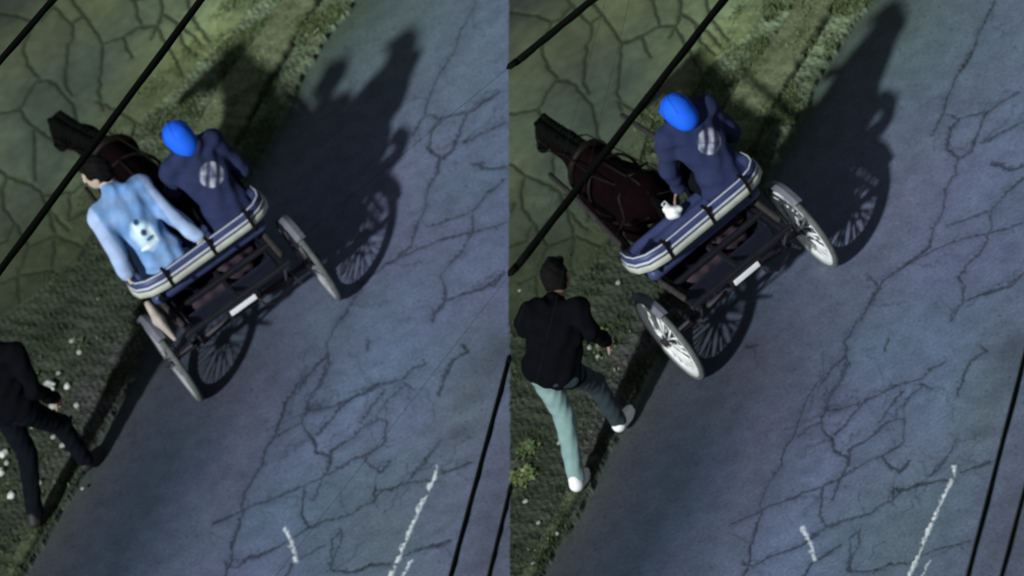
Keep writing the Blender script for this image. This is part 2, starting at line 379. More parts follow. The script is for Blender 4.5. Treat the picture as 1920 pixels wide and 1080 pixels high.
    base = mixto(base, (.075, .075, .105), .5*blob(lx, ly, 430, 700, 120, 70, -50))
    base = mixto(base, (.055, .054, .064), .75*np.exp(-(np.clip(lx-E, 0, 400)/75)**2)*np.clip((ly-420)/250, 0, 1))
    base = mixto(base, (.115, .115, .155), .4*blob(lx, ly, 640, 430, 130, 260, 28)+.3*blob(lx, ly, 450, 860, 40, 190, 18))
    base = mixto(base, (.04, .05, .08), .55*blob(lx, ly, 598, 766, 24, 8, -8)+.4*blob(lx, ly, 450, 890, 16, 10))
    base = mixto(base, (.062, .088, .055), .92*np.exp(-(np.clip(lx-E, 0, 400)/(20+10*n2+110*np.clip(1.15-ly/420, 0, 1)))**1.2)*np.clip(1.2-ly/900, .5, 1))
    speck = np.clip(n4*n1*1.6-.5, 0, 1)*.4; base = base*(1-speck[:, None])
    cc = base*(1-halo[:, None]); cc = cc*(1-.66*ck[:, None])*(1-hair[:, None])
    for ln, wp in PAINT:
        dp = poly_dist(jx, jy, [ln]); m = np.clip(1.4-dp/(wp*(1+.5*n1)), 0, 1)*np.clip(.75+.6*n4+.4*n1, 0, 1); cc = cc*(1-m[:, None])+np.array([.78, .84, .86])*m[:, None]
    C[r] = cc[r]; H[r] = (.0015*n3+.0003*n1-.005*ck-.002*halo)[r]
    return H, np.clip(C, .003, .9), reg, lx, ly

DX, DY = .0065, .0095
gx = np.arange(-4.4, 4.4, DX); gy = np.arange(-6.3, 6.6, DY)
GX, GY = np.meshgrid(gx, gy, indexing='ij'); GP = np.stack([GX, GY, np.zeros_like(GX)], -1)
fx, fy = to_px(GP.reshape(-1, 3)); fx = fx.reshape(GX.shape); fy = fy.reshape(GX.shape)
inside = (fx > -90) & (fx < 2010) & (fy > -80) & (fy < 1160)
names = [('pavement', 'stone'), ('verge', 'verge'), ('road', 'road')]
FIELD = {}
for side in (0, 1):
    half = inside & ((fx < SEAM+1.5) if side == 0 else (fx >= SEAM-1.5))
    idx = np.full(GX.shape, -1, dtype=np.int64); idx[half] = np.arange(half.sum()); P = GP[half]
    H, C, reg, lx, ly = region_fields(P, side); P = P.copy(); P[:, 2] = H
    q = np.stack([idx[:-1, :-1], idx[1:, :-1], idx[1:, 1:], idx[:-1, 1:]], -1).reshape(-1, 4); q = q[(q >= 0).all(1)]
    fr = reg[q].max(1)
    FIELD[side] = (P, reg, lx, ly)
    for k, (nm, mt) in enumerate(names):
        f = q[fr == k]; used = np.unique(f); re = np.full(len(P), -1, dtype=np.int64); re[used] = np.arange(len(used))
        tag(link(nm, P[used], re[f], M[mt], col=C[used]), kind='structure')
del GP, GX, GY
g = MB(); g.add([(-60, -60, -.06), (60, -60, -.06), (60, 60, -.06), (-60, 60, -.06)], [(0, 1, 2, 3)])
tag(g.build('ground', M['soil']), kind='structure')

# ------------------------------------------------------------------ grass on the verges
def grass(side):
    P, reg, lx, ly = FIELD[side]
    K0, K1, E = C_K0(ly), C_K1(ly), C_E(ly)
    wA = ((reg == 1) & (lx < K0)).astype(float); wB = ((reg == 1) & (lx > K1)).astype(float)
    top = np.clip(1-ly/400, 0, 1)
    clump = np.clip(.5+.9*smooth_noise(P[:, :2], 14, 11+side), 0, 1.4)
    clump = np.clip(1.7*clump-.55, 0, 1.6); wt = wA*(.22+1.1*top)*clump+wB*(.3+1.0*top)*clump+((reg == 1) & (lx > K0) & (lx < K1))*(.12+.14*(ly > 260))*clump
    wt += ((reg == 0) & (lx > C_S(ly)-55))*.30*clump*(.3+top)
    wt += ((reg == 1) & (lx > K1-5) & (lx < K1+6))*1.0*clump
    wt /= wt.sum(); n = 22000
    i = rng.choice(len(P), n, p=wt); B = P[i]+np.c_[rng.uniform(-.006, .006, (n, 2)), np.full(n, -.004)]
    tall = (.010+.016*rng.random(n))*(1+.6*top[i]*(rng.random(n) > .6)); ang = rng.uniform(0, 2*np.pi, n)
    d = np.c_[np.cos(ang), np.sin(ang)]; lean = rng.uniform(.2, .9, n)*tall; wdt = .0022+.0018*rng.random(n)
    s = np.c_[-d[:, 1], d[:, 0], np.zeros(n)]*wdt[:, None]
    mid = B+np.c_[d*(lean*.35)[:, None], tall*.6]; tip = B+np.c_[d*lean[:, None], tall]
    V = np.stack([B-s, B+s, mid+s*.8, mid-s*.8, tip], 1).reshape(-1, 3)
    b = np.arange(n)*5; F = np.concatenate([np.stack([b, b+1, b+2], 1), np.stack([b, b+2, b+3], 1), np.stack([b+3, b+2, b+4], 1)])
    c = np.array([.036, .052, .020])*(.7+.6*rng.random(n))[:, None]*(1+2.1*top[i])[:, None]
    dry = rng.random(n) < .03+.09*top[i]; c[dry] = np.array([.22, .25, .13])*(.6+.6*rng.random(dry.sum()))[:, None]
    tag(link('grass', V, F, M['grass'], smooth=False, col=np.repeat(c, 5, 0)), label='short mossy grass on the verge', kind='stuff')
grass(0); grass(1)

# ------------------------------------------------------------------ overhead and guy cables
def cable(p0, p1, r, label, over=.25, ends='', z=8.0):
    """black bundled cable 8 m up; at an end named in ends it is clamped to a thin stay wire that runs on to its far pole"""
    r *= .86; a = Vector(ground(*p0, z)); b = Vector(ground(*p1, z)); d = (b-a).normalized()
    if 'a' not in ends: a = a-d*(b-a).length*over
    if 'b' not in ends: b = b+d*(b-a).length*over
    t = empty('overhead_cable', a, label=label, cat='cable'); loc = [(b-a)*(i/24) for i in range(25)]
    MB().tube(loc, r, 8).build('cable_sheath', M['cable'], t, smooth=True)
    MB().tube([p+Vector((.0, .0, -r*1.3))+Vector((math.sin(i*2.1), math.cos(i*2.1), 0))*r*.25 for i, p in enumerate(loc)], r*.5, 6).build('lashing_wire', M['cable'], t, smooth=True)
    for e, o, q in (('a', loc[0], -d), ('b', loc[-1], d)):
        if e in ends:
            MB().tube([o-q*.02, o+q*.03, o+q*.05], [r*1.15, r*1.15, r*.4], 8).build('end_clamp', M['cable'], t, smooth=True)
            MB().tube([o+q*.04, o+q*9], .0008, 4).build('stay_wire', M['wire'], t, smooth=True)
    return t
cable((0, 505), (375, 0), .019, 'thick black overhead cable passing above the first horse and the left mossy pavement', over=.6)
cable((0, 112), (97, 0), .018, 'black overhead cable crossing the dark top left corner of the left street view', over=1.5)
cable((964, 504), (1355, 0), .019, 'thick black overhead cable above the second horse and the right mossy pavement', over=.5, ends='a')
cable((964, 118), (1108, 0), .018, 'short black overhead cable across the dark top corner of the right pavement', over=1.5, ends='a')
cable((845, 1080), (953, 678), .014, 'long thin black overhead cable along the right edge of the left road', over=.6, ends='b')
cable((917, 1080), (956, 920), .013, 'short thin black overhead cable in the bottom right corner of the left road', over=1.2, ends='b')
cable((1917, 684), (1815, 1080), .014, 'long thin black overhead cable above the right edge of the right road', over=1.0)
cable((1917, 935), (1878, 1080), .013, 'thin black overhead cable in the bottom right corner of the right road', over=2.0)

# ------------------------------------------------------------------ people
def hand_prims(w, d, n, thumb, curl=.5, sc=1.0):
    """palm and five fingers: w wrist, d direction of the hand, n palm normal, thumb side vector"""
    w, d, n, s = [np.array(Vector(v)) for v in (w, d, n, thumb)]
    d = d/np.linalg.norm(d); n = n-d*(n@d); n /= np.linalg.norm(n); s = s-d*(s@d)-n*(s@n); s /= np.linalg.norm(s)
    o = [ell(w+d*.045*sc, (.040*sc, .050*sc, .016*sc), np.stack([s, d, n], 1), k=.01)]
    for i, (off, L) in enumerate(((.029, .070), (.010, .080), (-.010, .075), (-.029, .058))):
        b = w+d*.085*sc+s*off*sc; a1 = curl*.6; p = b+(d*math.cos(a1)+n*math.sin(a1))*L*.5*sc
        a2 = curl*1.7; q = p+(d*math.cos(a2)+n*math.sin(a2))*L*.5*sc
        o += [cap(b-d*.02, p, .0095*sc, .009*sc, k=.003), cap(p, q, .009*sc, .0075*sc, k=.003)]
    b = w+d*.03*sc+s*.034*sc; p = b+(s*.75+d*.65+n*.2)*.035*sc; q = p+(s*.25+d*.85+n*.45)*.03*sc
    o += [cap(b, p, .0125*sc, .011*sc, k=.005), cap(p, q, .011*sc, .009*sc, k=.003)]
    return o

def person(loc, rz, J, clothes, label, face, headup=(0, 0, 1), hands=None, cover=None):
    """J: joints in the frame of the empty (x right, y forward, z up). One continuous body; clothes, hair and shoes are children."""
    root = empty('person', loc, rz, label=label, cat='person')
    J = {k: np.array(v, float) for k, v in J.items()}
    f = np.array(Vector(face).normalized()); HM = frame(face, headup); X, Fw, Z = HM[:, 0], HM[:, 1], HM[:, 2]
    h = J['head']
    sh = (J['shl']+J['shr'])/2; pel = J['pelvis']; lat = J['shr']-J['shl']; lat /= np.linalg.norm(lat)
    hl = J['hipr']-J['hipl']; hl /= np.linalg.norm(hl)
    TM = np.stack([lat, np.cross(np.array(sh-pel)/np.linalg.norm(sh-pel), lat), (sh-pel)/np.linalg.norm(sh-pel)], 1)
    def arms(g, fore=True):
        o = []
        for s in 'lr':
            o += [cap(J['sh'+s], J['el'+s], .052+g, .041+g, k=.03)]
            wr = J['wr'+s] if fore is True else J['el'+s]+(J['wr'+s]-J['el'+s])*fore
            o += [cap(J['el'+s], wr, .040+g, .028+g*1.2, k=.02)]
        return o
    def torso(g):
        mid = (sh+pel)/2
        return [ell(sh-(sh-pel)*.20, (.165+g, .105+g, .17+g), TM, k=.03), ell(mid-(sh-pel)*.1, (.135+g, .098+g, .17+g), TM, k=.05),
                ell(pel+(sh-pel)*.08, (.155+g, .115+g, .11+g), TM, k=.05), cap(J['shl'], J['shr'], .055+g, k=.05)]
    def legs(g, lo=1.0):
        o = []
        for s in 'lr':
            an = J['kn'+s]+(J['an'+s]-J['kn'+s])*lo
            o += [cap(J['hip'+s], J['kn'+s], .078+g, .054+g, k=.04), cap(J['kn'+s], an, .053+g, .036+g*1.3, k=.02)]
        return o
    b = torso(-.012)+arms(-.008)+legs(-.012)
    b += [cap(sh+(sh-pel)*.04, h-Z*.06-Fw*.02, .056, .052, k=.03)]
    b += [ell(h+Z*.02-Fw*.01, (.073, .092, .098), HM, k=.02), ell(h-Z*.045+Fw*.035, (.055, .058, .062), HM, k=.03),
          cap(h+Fw*.082+Z*.012, h+Fw*.104-Z*.022, .010, .013, k=.012), ell(h+Fw*.074-Z*.052, (.024, .014, .009), HM, k=.008),
          ell(h+Fw*.062-Z*.085, (.022, .02, .018), HM, k=.02), ell(h+Fw*.078+Z*.034, (.05, .012, .010), HM, k=.012)]
    for s in (-1, 1):
        b += [ell(h+X*s*.077-Fw*.002-Z*.008, (.012, .020, .032), HM, k=.005)]
    for s in 'lr':
        b += [ell((J['an'+s]+J['to'+s])/2-np.array([0, 0, .01]), (.04, .11, .035), frame(J['to'+s]-J['an'+s]), k=.03)]
        hd = (hands or {}).get(s)
        d = J['wr'+s]-J['el'+s]
        hd = hd or dict(d=d, n=(lat if s == 'l' else -lat), thumb=np.cross(lat, d)*(-1))
        b += hand_prims(J['wr'+s], hd['d'], hd['n'], hd['thumb'], hd.get('curl', .5))
    V, Q = surface(b, .0055); link('body', V, Q, clothes.get('skin', M['skin']), root)
    # face
    for s in (-1, 1):
        c = h+X*s*.030+Fw*.084+Z*.014; V, Q = surface([ell(c, (.013, .008, .008), HM)], .003); e = link('eye', V, Q, M['eye'], root)
        V, Q = surface([ell(c+Fw*.006, (.006, .004, .006), HM)], .002); link('iris', V, Q, M['iris'], e)
    V, Q = surface([ell(h+Fw*.089-Z*.052, (.022, .006, .005), HM)], .003); link('lips', V, Q, M['lip'], root)
    def fold(amp, s):
        def fn(x, y, z):
            return amp*(np.sin(s*(x*.7+z*1.3)+2*np.sin(9*y+5*z))*.6+np.sin(s*1.7*(y*.8-z+x*.6)+1.3+1.5*np.sin(14*x))*.4)
        return fn
    # top garment
    tp = torso(.016)+arms(.016, clothes.get('sleeve', .95))+[cap(sh, sh+(h-sh)*.35, .078, .070, k=.03)]
    if clothes.get('hood'): tp += [ell(sh+(sh-pel)*.12-TM[:, 1]*(-1)*0-Fw*.07, (.10, .06, .06), TM, k=.04), cap(sh-lat*.06-Fw*.04+Z*.05, sh+lat*.06-Fw*.04+Z*.05, .04, k=.04)]
    hem = pel-(sh-pel)/np.linalg.norm(sh-pel)*.07; tp += [ell(hem+(sh-pel)*.12, (.168, .128, .085), TM, k=.04)]
    V, Q = surface(tp, .0075, fold(.0085, 30)); col = clothes['topcol'](V, sh, pel, TM, J) if 'topcol' in clothes else None
    link(clothes.get('topname', 'shirt'), V, Q, clothes['top'], root, col=col)
    # trousers
    lg = legs(.014, .93)+[ell(pel, (.165, .128, .11), TM, k=.05)]
    V, Q = surface(lg, .0085, fold(.004, 45)); link('trousers', V, Q, clothes['legs'], root, col=clothes['legcol'](V, J) if 'legcol' in clothes else None)
    for s in 'lr':
        d = J['to'+s]-J['an'+s]; FM = frame(d); c = (J['an'+s]+J['to'+s])/2-np.array([0, 0, .012])
        V, Q = surface([ell(c, (.042, .118, .038), FM, k=.02), cap(J['an'+s]-d*.1, J['an'+s]+np.array([0, 0, .03]), .046, .044, k=.03), ell(c-np.array([0, 0, .025]), (.043, .121, .018), FM, k=.005)], .006)
        link('shoe', V, Q, clothes['shoes'], root)
    if clothes.get('cap'):
        V, Q = surface([ell(h+Z*.030-Fw*.01, (.098, .114, .106), HM, k=.01), ell(h-Z*.045-Fw*.045, (.086, .088, .085), HM, k=.04),
                        ell(h+Z*.035+Fw*.115, (.065, .065, .010), HM, k=.01), ell(h+Z*.125-Fw*.01, (.010, .010, .008), HM, k=.004)], .006); cp = link('cap', V, Q, clothes['cap'], root); sm = MB()
        for az in (0, 1.05, 2.09):
            sm.tube([h+Z*.030-Fw*.01+(X*math.cos(az)*.099+Fw*math.sin(az)*.115)*math.cos(q)+Z*.107*math.sin(q) for q in np.linspace(.15, 2.99, 15)], .0022, 5)
        sm.build('seam', M['capseam'], cp, smooth=True)
    else:
        def hd_(x, y, z): return .004*np.sin(90*x+40*z)*np.sin(80*y+30*z)
        V, Q = surface([ell(h+Z*.035-Fw*.022, (.085, .096, .096), HM, k=.01), ell(h-Z*.02-Fw*.055, (.070, .055, .07), HM, k=.03),
                        cap(h+Z*.10+Fw*.05-X*.03, h+Z*.09+Fw*.06+X*.03, .028, k=.03)], .006, hd_); link('hair', V, Q, M['hair'], root)
    return root

# ------------------------------------------------------------------ cart
def make_cart(loc, yaw, label, wrot=0.0, rimmat='rimm', spokemat='spoke', deep=.235, sr_=.0075):
    t = empty('horse_cart', loc, yaw, label=label, cat='cart', group='two-wheeled horse carts')
    WR, TR = .315, .57
    for s in (-1, 1):
        def ring(rad, n=56, x=0): return [Vector((x+s*TR, rad*math.cos(2*math.pi*i/n), .33+rad*math.sin(2*math.pi*i/n))) for i in range(n)]
        hub = MB().tube([(s*TR-.055, 0, .33), (s*TR+.055, 0, .33)], .030, 14); hub.tube([(s*TR-.028, 0, .33), (s*TR-.018, 0, .33)], .05, 18); hub.tube([(s*TR+.018, 0, .33), (s*TR+.028, 0, .33)], .05, 18)
        wh = hub.build('wheel', M['dkmetal'], t, smooth=False)
        MB().tube(ring(WR), .021, 10, closed=True).build('tyre', M['rubber'], wh, smooth=True)
        rm = MB(); n = 56; V = []; F = []
        for i in range(n):
            a = 2*math.pi*i/n
            for (rr, xx) in ((.303, -.017), (deep, -.010), (deep-.006, 0), (deep, .010), (.303, .017)): V.append((s*TR+xx, rr*math.cos(a), .33+rr*math.sin(a)))
        for i in range(n):
            j = (i+1) % n
            for k in range(5): F.append((i*5+k, j*5+k, j*5+(k+1) % 5, i*5+(k+1) % 5))
        rm.add(V, F).build('rim', M[rimmat], wh, smooth=True)
        sp = MB(); ns = 40
        for i in range(ns):
            a = 2*math.pi*(i+wrot)/ns; a2 = a+(.28 if (i//2) % 2 else -.28); xs = .022 if i % 2 else -.022
            sp.tube([(s*TR+xs, .045*math.cos(a2), .33+.045*math.sin(a2)), (s*TR, .262*math.cos(a), .33+.262*math.sin(a))], sr_, 5)
        sp.build('spokes', M[spokemat], wh, smooth=True)
        # mudguard: a narrow curved strip over the front of the wheel
        V = []; F = []; n = 18
        for i in range(n+1):
            a = R(35+85*i/n)
            for rr, xx in ((.352, -.036), (.366, 0), (.352, .036), (.347, .034), (.360, 0), (.347, -.034)): V.append((s*TR+xx, rr*math.cos(a), .33+rr*math.sin(a)))
        for i in range(n):
            for k in range(6): F.append((i*6+k, (i+1)*6+k, (i+1)*6+(k+1) % 6, i*6+(k+1) % 6))
        F += [tuple(range(6)), tuple(n*6+k for k in reversed(range(6)))]
        mg = MB().add(V, F); mg.build('mudguard', M['greym'], t, smooth=False)
        st = MB().tube([(s*(TR-.06), 0, .33), (s*(TR-.05), .22, .56), (s*(TR-.03), .23, .60)], .006, 6); st.tube([(s*(TR-.06), 0, .33), (s*(TR-.05), -.03, .67)], .006, 6); st.build('mudguard_stay', M['dkmetal'], t, smooth=True)
        # leaf spring
        ls = MB()
        for q in range(4):
            L = .30-.055*q; ls.tube([(s*.40, -L+2*L*i/10, .37+.012*q*(-1)+.075*(abs(-1+2*i/10)**2)) for i in range(11)], .008, 4)
        ls.build('leaf_spring', M['dkmetal'], t, smooth=False)
        # shaft
        MB().tube([(s*.40, -.22, .66), (s*.41, .25, .67), (s*.37, .65, .72), (s*.33, 1.1, .80), (s*.31, 1.50, .84)], [.020, .022, .021, .019, .015], 10).build('shaft', M['wood'], t, smooth=True)
        # seat support posts
        MB().tube([(s*.36, .05, .70), (s*.40, -.02, .88), (s*.44, -.07, .96)], .014, 8).build('back_post', M['black'], t, smooth=True); MB().tube([(s*.36, .42, .66), (s*.36, .42, .74)], .014, 8).build('seat_post', M['black'], t, smooth=True)
    MB().tube([(-.52, 0, .33), (.52, 0, .33)], .022, 12).build('axle', M['dkmetal'], t, smooth=True)
    fr = MB()
    for y in (-.30, .0, .50): fr.box((0, y, .635), (.84, .04, .035))
    for x in (-.38, .38): fr.box((x, .10, .612), (.04, .86, .03))
    fr.box((0, .10, .612), (.035, .80, .025)); fr.build('frame', M['black'], t)
    bx = MB(); bx.box((0, .09, .50), (.68, .42, .018)); bx.box((0, -.115, .565), (.68, .016, .12)); bx.box((0, .295, .565), (.68, .016, .12)); bx.box((-.335, .09, .565), (.016, .39, .12)); bx.box((.335, .09, .565), (.016, .39, .12))
    bx.build('cargo_tray', M['vinyl2'], t)
    V, Q = surface([cap((-.24, .02, .56), (.20, .06, .57), .055, .05, k=.02), cap((.05, .16, .58), (.26, .20, .58), .06, .05, k=.02)], .009, lambda x, y, z: .005*np.sin(60*x+20*z)+.004*np.sin(80*y+33*x)); link('tarp_roll', V, Q, M['tarp'], t)
    MB().tube([(.10, -.30, .62), (.12, -.33, .50), (.20, -.30, .42), (.32, -.22, .40), (.40, -.10, .36)], .009, 6).build('brake_chain', M['dkmetal'], t, smooth=True)
    MB().tube([(-.36, -.30, .60), (-.34, -.10, .36), (-.10, -.02, .345)], .010, 6).build('brace_rod', M['dkmetal'], t, smooth=True)
    MB().tube([(.36, -.30, .60), (.34, -.10, .36), (.10, -.02, .345)], .010, 6).build('brace_rod', M['dkmetal'], t, smooth=True)
    fb = MB()
    for i in range(5): fb.box((0, .55+.062*i, .46-.0*i), (.62, .052, .02))
    fb.box((-.25, .62, .54), (.03, .03, .14)); fb.box((.25, .62, .54), (.03, .03, .14)); fb.build('footboard', M['wood'], t)
    # cushion and wrapped backrest
    V, Q = surface([('cap', (np.array([-.41, y, .765]), np.array([.41, y, .765]), .050, .050), .05) for y in (.06, .16, .26, .36)], .010); link('seat_cushion', V, Q, M['vinyl'], t)
    path = [Vector((-.495, .16, .935)), Vector((-.50, .08, .94)), Vector((-.485, .01, .95)), Vector((-.43, -.05, .96))]
    path += [Vector((x, -.075, .96)) for x in np.linspace(-.33, .33, 9)] + [Vector((-p.x, p.y, p.z)) for p in reversed(path)]
    def strip(prof, name, m, pr=t, rng_=None, smooth=True):
        pts = path if rng_ is None else rng_; V = []; F = []; n = len(prof)
        for i, p in enumerate(pts):
            tg = (pts[min(i+1, len(pts)-1)]-pts[max(i-1, 0)]); tg.z = 0; tg.normalize(); out = Vector((tg.y, -tg.x, 0))
            for u, v in prof: V.append(p+out*u+Vector((0, 0, v)))
        for i in range(len(pts)-1):
            for k in range(n): F.append((i*n+k, i*n+(k+1) % n, (i+1)*n+(k+1) % n, (i+1)*n+k))
        F += [tuple(reversed(range(n))), tuple((len(pts)-1)*n+k for k in range(n))]
        return MB().add(V, F).build(name, m, pr, smooth=smooth)
    back = strip([(-.030, -.045), (.024, -.060), (.030, -.04), (.030, .030), (.020, .050), (-.010, .054), (-.034, .035)], 'backrest', M['vinyl'])
    strip([(.033, -.066), (.042, -.060), (.044, -.026), (.040, -.018), (.028, -.018), (.026, -.062)], 'trim_band', M['cream'], back)
    strip([(.030, -.004), (.036, -.002), (.037, .012), (.030, .015)], 'piping', M['pipe'], back)
    strip([(.010, .053), (.018, .053), (.020, .059), (.010, .061)], 'piping', M['pipe'], back)
    for x in (-.30, .05, .36):
        MB().box((x, -.118, .955), (.024, .010, .155), .002).box((x, -.085, 1.024), (.024, .075, .008), .002).build('strap', M['strap'], back)
    br = MB().tube([(-.45, -.06, .885), (.45, -.06, .885)], .014, 8).build('back_rail', M['black'], t, smooth=True)
    pb = MB().box((0, -.345, .60), (.205, .014, .038), .004); pb.build('reflector_bar', M['plate'], t)
    MB().box((0, -.330, .60), (.26, .010, .07), .004).build('reflector_bracket', M['black'], t)
    return t

# ------------------------------------------------------------------ horse
def make_horse(loc, yaw, label, bend=0.0, hd=(0, 0), size=1.0):
    t = empty('horse', loc, yaw, label=label, cat='horse', group='dark horses harnessed to carts'); t.scale = (size,)*3
    o = Vector((0, .72, 0))
    def P(x, y, z): return (x, y, z)
    nx = bend
    B = [ell(P(0, 1.22, .87), (.215, .43, .235), None, k=.05), ell(P(0, .90, .93), (.215, .25, .22), None, k=.06), ell(P(0, 1.52, .90), (.185, .21, .25), None, k=.06),
         cap(P(0, 1.45, 1.04), P(0, 1.05, 1.02), .09, k=.08), ell(P(0, 1.50, 1.08), (.07, .16, .09), None, k=.06),
         cap(P(0, 1.58, .98), P(nx*.5, 1.80, 1.12), .15, .105, k=.06), cap(P(nx*.5, 1.80, 1.12), P(nx, 1.98, 1.20), .105, .080, k=.04),
         cap(P(nx, 2.00, 1.20), P(nx*1.15+hd[0]*.5, 2.12, 1.08), .082, .068, k=.03), cap(P(nx*1.15+hd[0]*.5, 2.12, 1.08), P(nx*1.3+hd[0], 2.26, .90+hd[1]), .062, .046, k=.03),
         ell(P(nx*1.3+hd[0], 2.27, .885+hd[1]), (.052, .05, .048), None, k=.02), cap(P(nx+.0, 1.98, 1.12), P(nx*1.1, 2.06, 1.04), .05, .055, k=.03)]
    for s in (-1, 1):
        B += [cap(P(nx+s*.045, 1.97, 1.26), P(nx+s*.065, 1.99, 1.37), .026, .006, k=.008)]
        fo = .10 if s > 0 else -.06; ho = -.08 if s > 0 else .08
        # front leg: shoulder, elbow, knee (wrist), fetlock, hoof
        B += [cap(P(s*.13, 1.52, .85), P(s*.13, 1.50, .64), .095, .070, k=.05), cap(P(s*.13, 1.50, .64), P(s*.12, 1.52+fo*.5, .38), .060, .040, k=.03),
              ell(P(s*.12, 1.52+fo*.5, .38), (.043, .046, .05), None, k=.01), cap(P(s*.12, 1.52+fo*.5, .38), P(s*.12, 1.50+fo, .13), .030, .026, k=.01),
              cap(P(s*.12, 1.50+fo, .13), P(s*.12, 1.54+fo, .05), .032, .036, k=.01)]
        # hind leg: stifle forward high, hock backward
        B += [cap(P(s*.13, .92, .85), P(s*.14, 1.00+ho*.4, .62), .125, .085, k=.05), cap(P(s*.14, 1.00+ho*.4, .62), P(s*.13, .80+ho*.7, .40), .075, .040, k=.03),
              ell(P(s*.13, .79+ho*.7, .41), (.036, .048, .05), None, k=.01), cap(P(s*.13, .80+ho*.7, .40), P(s*.13, .82+ho, .13), .032, .027, k=.01),
              cap(P(s*.13, .82+ho, .13), P(s*.13, .86+ho, .05), .033, .038, k=.01)]
    def mus(x, y, z): return .004*np.sin(17*y+9*z+4*x)+.003*np.sin(31*z+11*y)
    V, Q = surface(B, .011, mus)
    c = np.tile(np.array([.0042, .0016, .0022]), (len(V), 1)); lo = np.clip((.55-V[:, 2])/.25, 0, 1)[:, None]; c = c*(1-lo)+np.array([.003, .0025, .0025])*lo
    hh = np.clip((V[:, 1]-1.85)/.15, 0, 1)[:, None]; c = c*(1-hh)+np.array([.003, .004, .003])*hh
    bl = np.exp(-(((V[:, 0]-nx*1.1)/.02)**2))*(V[:, 1] > 2.03)*(V[:, 1] < 2.2)*(V[:, 2] > 1.02); c += bl[:, None]*np.array([.004, .004, .004])
    link('body', V, Q, M['horse'], t, col=c)
    # mane and tail: many locks
    mn = MB()
    for i in range(46):
        u = i/45; b = Vector((0, 1.52, 1.20)).lerp(Vector((nx, 2.00, 1.31)), u); b.x += nx*.5*math.sin(u*3.1)*.2
        s = -1 if i % 3 else 1; L = .10+.06*random.random()
        mn.tube([b, b+Vector((s*.05, random.uniform(-.02, .02), .01)), b+Vector((s*(.085+.02*random.random()), random.uniform(-.04, .02), -L))], [.018, .016, .003], 5)
    for i in range(8): mn.tube([(nx, 1.99, 1.30), (nx+random.uniform(-.02, .02), 2.06, 1.27), (nx*1.1+random.uniform(-.03, .03), 2.12, 1.17)], [.016, .014, .003], 5)
    mn.build('mane', M['mane'], t, smooth=True)
    tl = MB()
    for i in range(26):
        dx, dy = random.uniform(-.04, .04), random.uniform(-.03, .03)
        tl.tube([(0, .69, 1.02), (dx*.5, .635, .98), (dx, .615+dy*.5, .80), (dx*1.5, .62+dy, .52+random.uniform(-.06, .08))], [.022, .020, .015, .003], 5)
    tl.build('tail', M['mane'], t, smooth=True)
    for s in (-1, 1):
        fo = .10 if s > 0 else -.06; ho = -.08 if s > 0 else .08
        for (x, y) in ((s*.12, 1.55+fo), (s*.13, .87+ho)):
            MB().tube([(x, y+.012, .002), (x, y, .055)], [.050, .040], 12).build('hoof', M['hoof'], t, smooth=False)
        V, Q = surface([ell((nx*1.08+s*.062, 2.06, 1.155), (.012, .016, .014))], .004); link('eye', V, Q, M['iris'], t)
    # harness
    def loop(c, rx, rz, r, y2=0, n=28): return [Vector((c[0]+rx*math.cos(2*math.pi*i/n), c[1]+y2*math.sin(2*math.pi*i/n), c[2]+rz*math.sin(2*math.pi*i/n))) for i in range(n)]
    hn = MB(); hn.tube(loop((0, 1.60, .96), .185, .245, .03, -.10), .028, 8, closed=True); hn.build('collar', M['strap'], t, smooth=True)
    hn = MB(); hn.tube(loop((0, 1.30, .88), .238, .262, .0), .013, 6, closed=True); hn.tube([(-.24, 1.30, .85), (-.32, 1.30, .83)], .012, 6); hn.tube([(.24, 1.30, .85), (.32, 1.30, .83)], .012, 6); hn.build('girth_strap', M['strap'], t, smooth=True)
    hn = MB(); hn.tube([(0, 1.30, 1.145), (0, 1.05, 1.135), (0, .80, 1.14), (0, .70, 1.05)], .012, 6)
    for s in (-1, 1): hn.tube([(0, .92, 1.15), (s*.17, .88, 1.08), (s*.225, .84, .92), (s*.30, .95, .78)], .011, 6); hn.tube([(s*.10, .67, .90), (s*.22, .78, .88), (s*.26, 1.0, .84), (s*.30, 1.2, .82)], .012, 6)
    hn.build('breeching', M['strap'], t, smooth=True)
    hn = MB(); hn.tube(loop((nx*1.25+hd[0]*.8, 2.20, .97+hd[1]*.6), .060, .062, 0), .008, 6, closed=True); hn.tube(loop((nx, 2.00, 1.18), .092, .10, 0, .03), .008, 6, closed=True)
    for s in (-1, 1): hn.tube([(nx+s*.088, 2.00, 1.17), (nx*1.25+hd[0]*.8+s*.06, 2.20, .97+hd[1]*.6)], .007, 6)
    hn.build('bridle', M['strap'], t, smooth=True)
    for s in (-1, 1):
        MB().tube([(nx*1.25+hd[0]*.8+s*.06, 2.20, .96+hd[1]*.6), (s*.12+nx*.3, 1.6, 1.20), (s*.15, 1.2, 1.16), (s*.12+.1, .75, 1.02), (.22, .55, .98)], .006, 5).build('rein', M['strap'], t, smooth=True)
    return t

